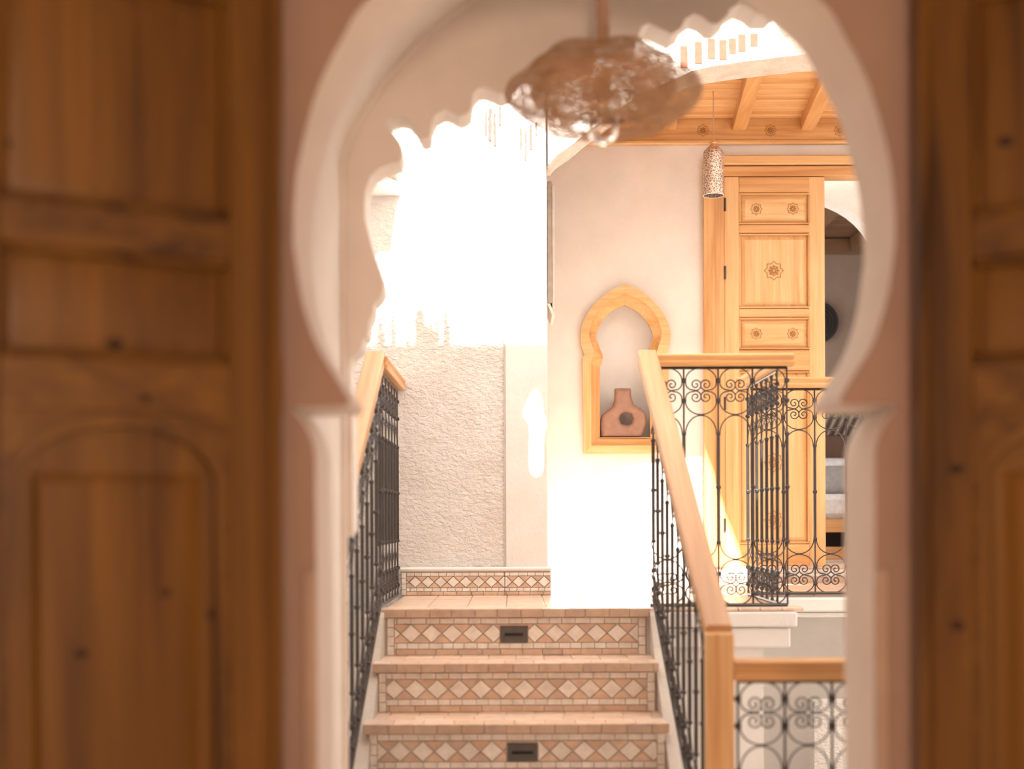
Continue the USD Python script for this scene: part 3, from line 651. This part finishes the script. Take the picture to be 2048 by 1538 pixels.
fr('stile', 1619, 354.5, 1648, 1133, LY0, LY1, 'pine_pale_z')
for ya, yb in ((354.5, 386), (450, 467), (617.5, 635), (700, 742), (1088, 1133)):
    fr('rail', 1477.3, ya, 1618.7, yb, LY0 + 0.001, LY1, 'pine_x')
def panel(x0, y0, x1, y1, m):
    fr('panel', x0, y0, x1, y1, LY0 + 0.016, LY1 - 0.005, m, 0.001)
    pf = XZ(x0 + 13, y1 - 13, DH), XZ(x1 - 13, y0 + 13, DH)
    p0, p1 = XZ(x0 + 5, y1 - 5, DH), XZ(x1 - 5, y0 + 5, DH)
    v = [(p0[0], LY0 + 0.0155, p0[1]), (p1[0], LY0 + 0.0155, p0[1]), (p1[0], LY0 + 0.0155, p1[1]), (p0[0], LY0 + 0.0155, p1[1]),
         (pf[0][0], LY0 + 0.003, pf[0][1]), (pf[1][0], LY0 + 0.003, pf[0][1]), (pf[1][0], LY0 + 0.003, pf[1][1]), (pf[0][0], LY0 + 0.003, pf[1][1])]
    obj('raised_field', trimesh.convex.convex_hull(np.array(v)), m, d3)
    for a in ((x0, y0, x1, y0 + 4), (x0, y1 - 4, x1, y1), (x0, y0 + 4.1, x0 + 4, y1 - 4.1), (x1 - 4, y0 + 4.1, x1, y1 - 4.1)):
        fr('moulding', *a, LY0 - 0.002, LY0 + 0.015, 'pine_x' if a[3] - a[1] < 5 else 'pine_z', 0.003)
panel(1477, 386.5, 1619, 449.5, 'pine_pale_x')
panel(1477, 467.5, 1619, 617, 'pine_pale_z')
panel(1477, 635.5, 1619, 699.5, 'pine_pale_x')
panel(1477, 742.5, 1619, 1087.5, 'pine_pale_z')
for x, y, R in ((1512, 419, 12.5), (1585, 418, 12.5), (1547, 542, 20), (1512, 668, 12.5), (1585, 668, 12.5), (1547, 925, 20), (1547, 1040, 20)):
    q = XZ(x, y, DH); obj('carved_star', star_mesh(q[0], LY0 + 0.003, q[1], R * DH / F, rot=0), 'carving', d3)
for y in (411, 547, 808, 1050):
    q = XZ(1448.6, y, DH); obj('hinge', trimesh.Trimesh(*(lambda m: (m.vertices + [q[0], DH - 0.024, q[1]], m.faces))(trimesh.creation.cylinder(0.006, 0.07, sections=8))), 'hinge_metal', d3)

# ------------------------------------------------------------------ bedroom behind the open half of the door
struct('floor_bedroom', box(0.6, 3.6, DH + 0.5, 10.1, ZH - 0.1, ZH), 'terracotta_2', 'bedroom floor behind the carved door', 'floor')
aw = sbox(1.0, ZH, 3.0, 3.62).difference(unary_union([sbox(1.19, ZH - 0.1, 2.11, 2.80), affinity.scale(Polygon(arc((0, 0), 1, 1, 0, 360, 49)), 0.46, 0.44, origin=(0, 0)).buffer(0)]) if False else unary_union([sbox(1.19, ZH - 0.1, 2.11, 2.80), affinity.translate(affinity.scale(Polygon(arc((0, 0), 1, 1, 0, 360, 49)[:-1]), 0.46, 0.44, origin=(0, 0)), 1.65, 2.80)]))
struct('wall_bedroom_front', ext(aw, DH + 0.36, DH + 0.52), 'plaster_white', 'inner white wall with a round arch behind the carved door', smooth=35)
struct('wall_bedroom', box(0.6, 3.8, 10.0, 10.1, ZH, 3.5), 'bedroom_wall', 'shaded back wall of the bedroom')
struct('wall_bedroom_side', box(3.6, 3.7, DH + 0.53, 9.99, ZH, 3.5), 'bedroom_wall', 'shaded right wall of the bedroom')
cb = thing('ceiling_bedroom', 'dark wooden ceiling with beams in the shaded bedroom', 'ceiling', (2, 9, 3.45), kind='structure')
for k in range(14):
    ya = DH + 0.53 + k * 0.18
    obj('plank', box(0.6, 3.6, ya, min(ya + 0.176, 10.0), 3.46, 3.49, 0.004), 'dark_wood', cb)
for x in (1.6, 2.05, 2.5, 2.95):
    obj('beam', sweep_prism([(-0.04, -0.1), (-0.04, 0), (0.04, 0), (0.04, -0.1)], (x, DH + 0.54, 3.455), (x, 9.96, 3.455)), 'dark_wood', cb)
obj('wall_plate', box(0.6, 3.6, 9.96, 9.995, 3.34, 3.45), 'dark_wood', cb)
bs = thing('wall_basket', 'dark round woven basket hung on the bedroom wall', 'basket', (2.22, 9.99, 2.84))
for k in range(5):
    r0 = 0.135 - k * 0.025
    m = trimesh.creation.torus(r0, 0.016, 36, 8); m.apply_transform(trimesh.transformations.rotation_matrix(math.pi / 2, [1, 0, 0])); m.apply_translation((2.22, 9.965 - 0.006 * k + 0.0, 2.845))
    obj('coil', m, 'dark_basket', bs, smooth=True)
m = trimesh.creation.cylinder(0.14, 0.012, sections=32); m.apply_transform(trimesh.transformations.rotation_matrix(math.pi / 2, [1, 0, 0])); m.apply_translation((2.22, 9.985, 2.845)); obj('base', m, 'dark_basket', bs)
bd = thing('bed', 'low wooden platform bed with white mattress seen past the carved door', 'bed', (2.6, 9.0, ZH))
obj('base', box(1.75, 3.5, 8.42, 9.85, ZH, ZH + 0.075, 0.004), 'pine_x', bd)
obj('plinth', box(1.85, 3.4, 8.55, 9.8, ZH + 0.075, ZH + 0.165), 'black', bd)  # black block standing in for the dark gap under the bed frame
obj('bed_frame', box(1.75, 3.5, 8.4, 9.88, ZH + 0.165, ZH + 0.245, 0.004), 'pine_x', bd)
obj('mattress', box(1.78, 3.47, 8.41, 9.85, ZH + 0.246, ZH + 0.40, 0.035), 'linen_white', bd)
hb = obj('headboard', box(1.75, 3.5, 9.86, 9.93, ZH + 0.245, 2.02, 0.01), 'headboard', bd)
for k in range(60):
    x = 1.78 + k * 0.029
    obj('rod', tube([(x, 9.9, 2.02), (x + 0.07, 9.9, 2.17)], 0.005, 5), 'rattan_light' if k % 2 else 'dark_basket', bd)
def cushion(nm, lab, x0, x1, y0, y1, z0, z1, mt):
    m = trimesh.creation.icosphere(3); v = m.vertices
    v = np.sign(v) * np.abs(v) ** 0.55; v /= np.abs(v).max(0)
    m = trimesh.Trimesh(v * [(x1 - x0) / 2, (y1 - y0) / 2, (z1 - z0) / 2] + [(x0 + x1) / 2, (y0 + y1) / 2, (z0 + z1) / 2], m.faces)
    p = obj(nm, m, mt, smooth=True); tag(p, lab, 'cushion')
cushion('cushion', 'grey cushion lying on the white bed', 1.95, 2.45, 9.0, 9.3, ZH + 0.402, ZH + 0.60, 'linen_grey')
cushion('pillow', 'white pillow behind the grey cushion on the bed', 1.85, 2.5, 9.42, 9.8, ZH + 0.402, ZH + 0.67, 'linen_white')

# ------------------------------------------------------------------ edge-on panel on the return wall
wf = thing('wall_panel', 'narrow wooden framed panel seen edge-on beside the stucco wall corner', 'panel', (0.2, 6.95, 2.45))
xa = XE + 0.005
zA, zB = XZ(1110, 630, 6.85)[1], XZ(1110, 362, 6.85)[1]
obj('backing_board', box(xa, xa + 0.012, 6.88, 7.2, zA + 0.05, zB - 0.02), 'dark_wood', wf)
obj('frame', box(xa + 0.013, xa + 0.036, 6.85, 7.22, zA + 0.06, zB, 0.003), 'rattan_light', wf)
obj('outer_moulding', box(xa + 0.037, xa + 0.050, 6.86, 7.22, zA + 0.03, zB - 0.01, 0.002), 'cream_2', wf)
v = [(xa + 0.012, 6.85, zA + 0.058), (xa + 0.026, 6.85, zA + 0.058), (xa + 0.050, 6.85, zA), (xa + 0.036, 6.85, zA)]
obj('sunlit_foot', trimesh.convex.convex_hull(np.array(v + [(a, 7.2, c) for a, _, c in v])), 'cream_3', wf)  # slanting foot coloured pale to stand in for a sunlit edge

# ------------------------------------------------------------------ lamps
# woven pendant
D0 = 3.3; lc = P(1206, 190, D0); s0 = D0 / F
pl = thing('woven_pendant_lamp', 'wide wavy woven jute pendant lamp hanging behind the keyhole arch', 'lamp', (lc[0], lc[1], lc[2] - 0.1))
zz = lambda y: (190 - y) * s0
prof = [(10, 80), (26, 90), (62, 103), (110, 112), (130, 119), (139, 129), (144, 139), (162, 148), (182, 162), (190, 187), (184, 209), (166, 226), (142, 236), (130, 248), (106, 256), (66, 252)]
pp = smoothline([(r * s0, zz(y)) for r, y in prof], 4)
def lobe(ph, i):
    t = min(1.0, i / 20.0)
    return (1 + 0.035 * t * math.cos(6 * ph + 0.6), 0.005 * t * math.cos(6 * ph + 0.9))
obj('shade', lathe(pp, lc, 112, lobe), 'jute', pl, smooth=True)
inner = smoothline([(r * s0, zz(y)) for r, y in ((40, 122), (100, 140), (138, 170), (142, 192), (120, 212), (88, 226))], 4)
obj('inner_shade', lathe(inner, lc, 84, lambda ph, i: (1 + 0.03 * math.cos(6 * ph + 2.0), 0.0)), 'jute', pl, smooth=True)
for k, nm in ((36, 'rim_wire'), (60, 'rim_wire')):
    ring = [(lc[0] + pp[k][0] * 1.003 * lobe(ph, k)[0] * math.cos(ph), lc[1] + pp[k][0] * 1.003 * lobe(ph, k)[0] * math.sin(ph), lc[2] + pp[k][1] + lobe(ph, k)[1]) for ph in np.linspace(0, 2 * np.pi, 73)]
    obj(nm, tube(ring, 0.0028, 6), 'cable', pl, smooth=True)
zc_ = 2.84
cp = [(lc[0] + 0.002 * math.sin(k * 1.3), lc[1], z) for k, z in enumerate(np.linspace(lc[2] + zz(88), zc_, 90))]
obj('rope_cord', tube(cp, [0.0140 + 0.0018 * (k % 2) for k in range(90)], 10), 'cable', pl, smooth=True)
obj('bulb', lathe(smoothline([(0.013, 0.05), (0.018, 0.03), (0.033, 0.008), (0.037, -0.012), (0.029, -0.034), (0.010, -0.045), (0.0005, -0.046)], 4), (lc[0], lc[1], lc[2] + zz(250)), 32), 'bulb_glass', pl, smooth=True)
obj('bulb_socket', lathe([(0.0005, 0.11), (0.02, 0.11), (0.02, 0.06), (0.014, 0.05), (0.0005, 0.05)], (lc[0], lc[1], lc[2] + zz(250)), 24), 'brass', pl, smooth=40)
obj('filament', tube([(lc[0] + 0.012 * math.cos(a * 2.1), lc[1] + 0.012 * math.sin(a * 2.1), lc[2] + zz(250) + 0.02 - 0.02 * (a % 2)) for a in range(10)], 0.0012, 4), 'brass', pl)

# cylinder lantern in the hallway
D1 = 6.9; q = P(1427, 345, D1); s2 = D1 / F
cyl = thing('cylinder_lantern', 'slim perforated mosaic cylinder lantern hanging on a thin cord before the door frame', 'lamp', (q[0], D1, q[2] - 0.12))
z_ = lambda y: (345 - y) * s2
body = [(20.2, 391), (20.6, 389), (20.6, 310), (19.5, 303), (14, 298)]
obj('shade', lathe([(r * s2, z_(y)) for r, y in body] + [(r * s2 * 0.95, z_(y)) for r, y in body[::-1]], q, 40), 'mosaic_metal', cyl, smooth=40)
rim = trimesh.creation.torus(20.4 * s2, 0.0022, 40, 8); rim.apply_translation((q[0], q[1], q[2] + z_(391))); obj('rim', rim, 'linen_white', cyl, smooth=True)
obj('cap', lathe([(14.2 * s2, z_(298)), (9, 0)][:1] + [(r * s2, z_(y)) for r, y in ((13, 296), (8, 293), (7, 290), (9, 288), (9, 286), (5, 284), (4, 279), (1, 276))], q, 28), 'brass', cyl, smooth=40)
obj('cord', tube([(q[0], D1, q[2] + z_(277)), (q[0], D1, (q[2] + CZ) / 2), (q[0], D1, CZ - 0.0)], 0.0022, 6), 'cable', cyl)

# ------------------------------------------------------------------ dark double doors in the foreground
def leaf(name, lab, hx, hy, dx, dy, nx, ny, knots):
    t = thing(name, lab, 'door', (hx, hy, 0), kind='structure')
    def tr(m):
        v = m.vertices; w = np.c_[hx + v[:, 0] * dx + v[:, 1] * nx, hy + v[:, 0] * dy + v[:, 1] * ny, v[:, 2]]
        f = m.faces if (dx * ny - dy * nx) > 0 else m.faces[:, ::-1]
        return trimesh.Trimesh(w, f, process=False)
    def add(nm, m, mt): return obj(nm, tr(m), mt, t, smooth=30)
    Wd, H = 0.56, 2.55
    sL, sR = 0.09, 0.465
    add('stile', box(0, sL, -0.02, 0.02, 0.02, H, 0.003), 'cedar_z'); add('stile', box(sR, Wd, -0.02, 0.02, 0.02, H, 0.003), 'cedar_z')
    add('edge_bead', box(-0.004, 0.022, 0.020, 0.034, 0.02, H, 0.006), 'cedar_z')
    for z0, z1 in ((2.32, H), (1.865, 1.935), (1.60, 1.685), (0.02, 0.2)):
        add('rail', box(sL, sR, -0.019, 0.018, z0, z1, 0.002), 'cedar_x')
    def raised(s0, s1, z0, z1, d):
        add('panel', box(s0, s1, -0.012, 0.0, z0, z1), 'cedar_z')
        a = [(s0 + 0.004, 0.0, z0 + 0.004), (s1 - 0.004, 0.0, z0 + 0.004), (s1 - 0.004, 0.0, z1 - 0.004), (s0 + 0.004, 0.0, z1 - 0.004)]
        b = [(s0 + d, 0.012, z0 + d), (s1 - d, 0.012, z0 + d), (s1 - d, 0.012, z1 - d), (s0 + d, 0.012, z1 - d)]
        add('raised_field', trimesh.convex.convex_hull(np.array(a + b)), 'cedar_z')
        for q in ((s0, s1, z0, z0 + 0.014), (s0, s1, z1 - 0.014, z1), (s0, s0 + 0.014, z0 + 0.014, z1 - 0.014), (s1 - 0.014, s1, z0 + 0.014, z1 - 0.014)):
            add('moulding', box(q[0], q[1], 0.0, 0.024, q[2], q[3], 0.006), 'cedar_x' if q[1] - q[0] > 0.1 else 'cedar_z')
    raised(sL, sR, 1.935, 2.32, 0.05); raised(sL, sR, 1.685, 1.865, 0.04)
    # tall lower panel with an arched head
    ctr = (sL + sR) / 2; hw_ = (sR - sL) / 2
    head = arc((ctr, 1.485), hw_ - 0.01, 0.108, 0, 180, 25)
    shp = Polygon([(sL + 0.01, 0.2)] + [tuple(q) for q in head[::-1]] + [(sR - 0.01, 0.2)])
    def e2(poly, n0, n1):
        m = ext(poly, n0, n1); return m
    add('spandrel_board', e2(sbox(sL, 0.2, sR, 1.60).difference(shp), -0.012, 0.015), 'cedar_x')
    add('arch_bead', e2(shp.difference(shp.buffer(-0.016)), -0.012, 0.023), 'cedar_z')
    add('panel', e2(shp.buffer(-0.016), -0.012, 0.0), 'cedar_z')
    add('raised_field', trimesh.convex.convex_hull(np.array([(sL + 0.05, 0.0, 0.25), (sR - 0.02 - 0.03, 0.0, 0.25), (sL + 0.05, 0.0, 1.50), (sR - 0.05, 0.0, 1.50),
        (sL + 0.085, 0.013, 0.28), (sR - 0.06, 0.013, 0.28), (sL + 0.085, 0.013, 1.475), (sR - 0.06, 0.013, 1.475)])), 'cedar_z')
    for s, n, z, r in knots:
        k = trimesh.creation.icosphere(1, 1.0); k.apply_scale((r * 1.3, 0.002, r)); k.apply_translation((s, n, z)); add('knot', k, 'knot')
c_, s_ = math.cos(math.radians(30)), math.sin(math.radians(30))
HY = 2.42
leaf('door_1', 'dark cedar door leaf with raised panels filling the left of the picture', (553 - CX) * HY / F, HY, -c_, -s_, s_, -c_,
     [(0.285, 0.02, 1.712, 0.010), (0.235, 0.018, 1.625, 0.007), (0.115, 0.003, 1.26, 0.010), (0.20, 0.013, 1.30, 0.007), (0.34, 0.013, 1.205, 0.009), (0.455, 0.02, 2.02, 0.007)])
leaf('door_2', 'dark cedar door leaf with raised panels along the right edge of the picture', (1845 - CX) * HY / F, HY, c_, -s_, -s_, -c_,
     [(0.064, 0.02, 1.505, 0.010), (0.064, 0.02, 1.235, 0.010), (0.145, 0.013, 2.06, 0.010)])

# unseen panel added above the frame: its slanting edge shades the carved door
g0, g1 = (1.52, 6.28), (2.02, 4.98)
gp = [(g0[0], g0[1]), (g1[0], g1[1]), (2.98, 3.95), (2.98, 6.6), (1.6, 6.6)]
struct('wall_sun_blocker', ext(Polygon(gp), 4.45, 4.6), 'plaster_white', 'added panel above the frame on the right, its slanting edge shades the carved door')
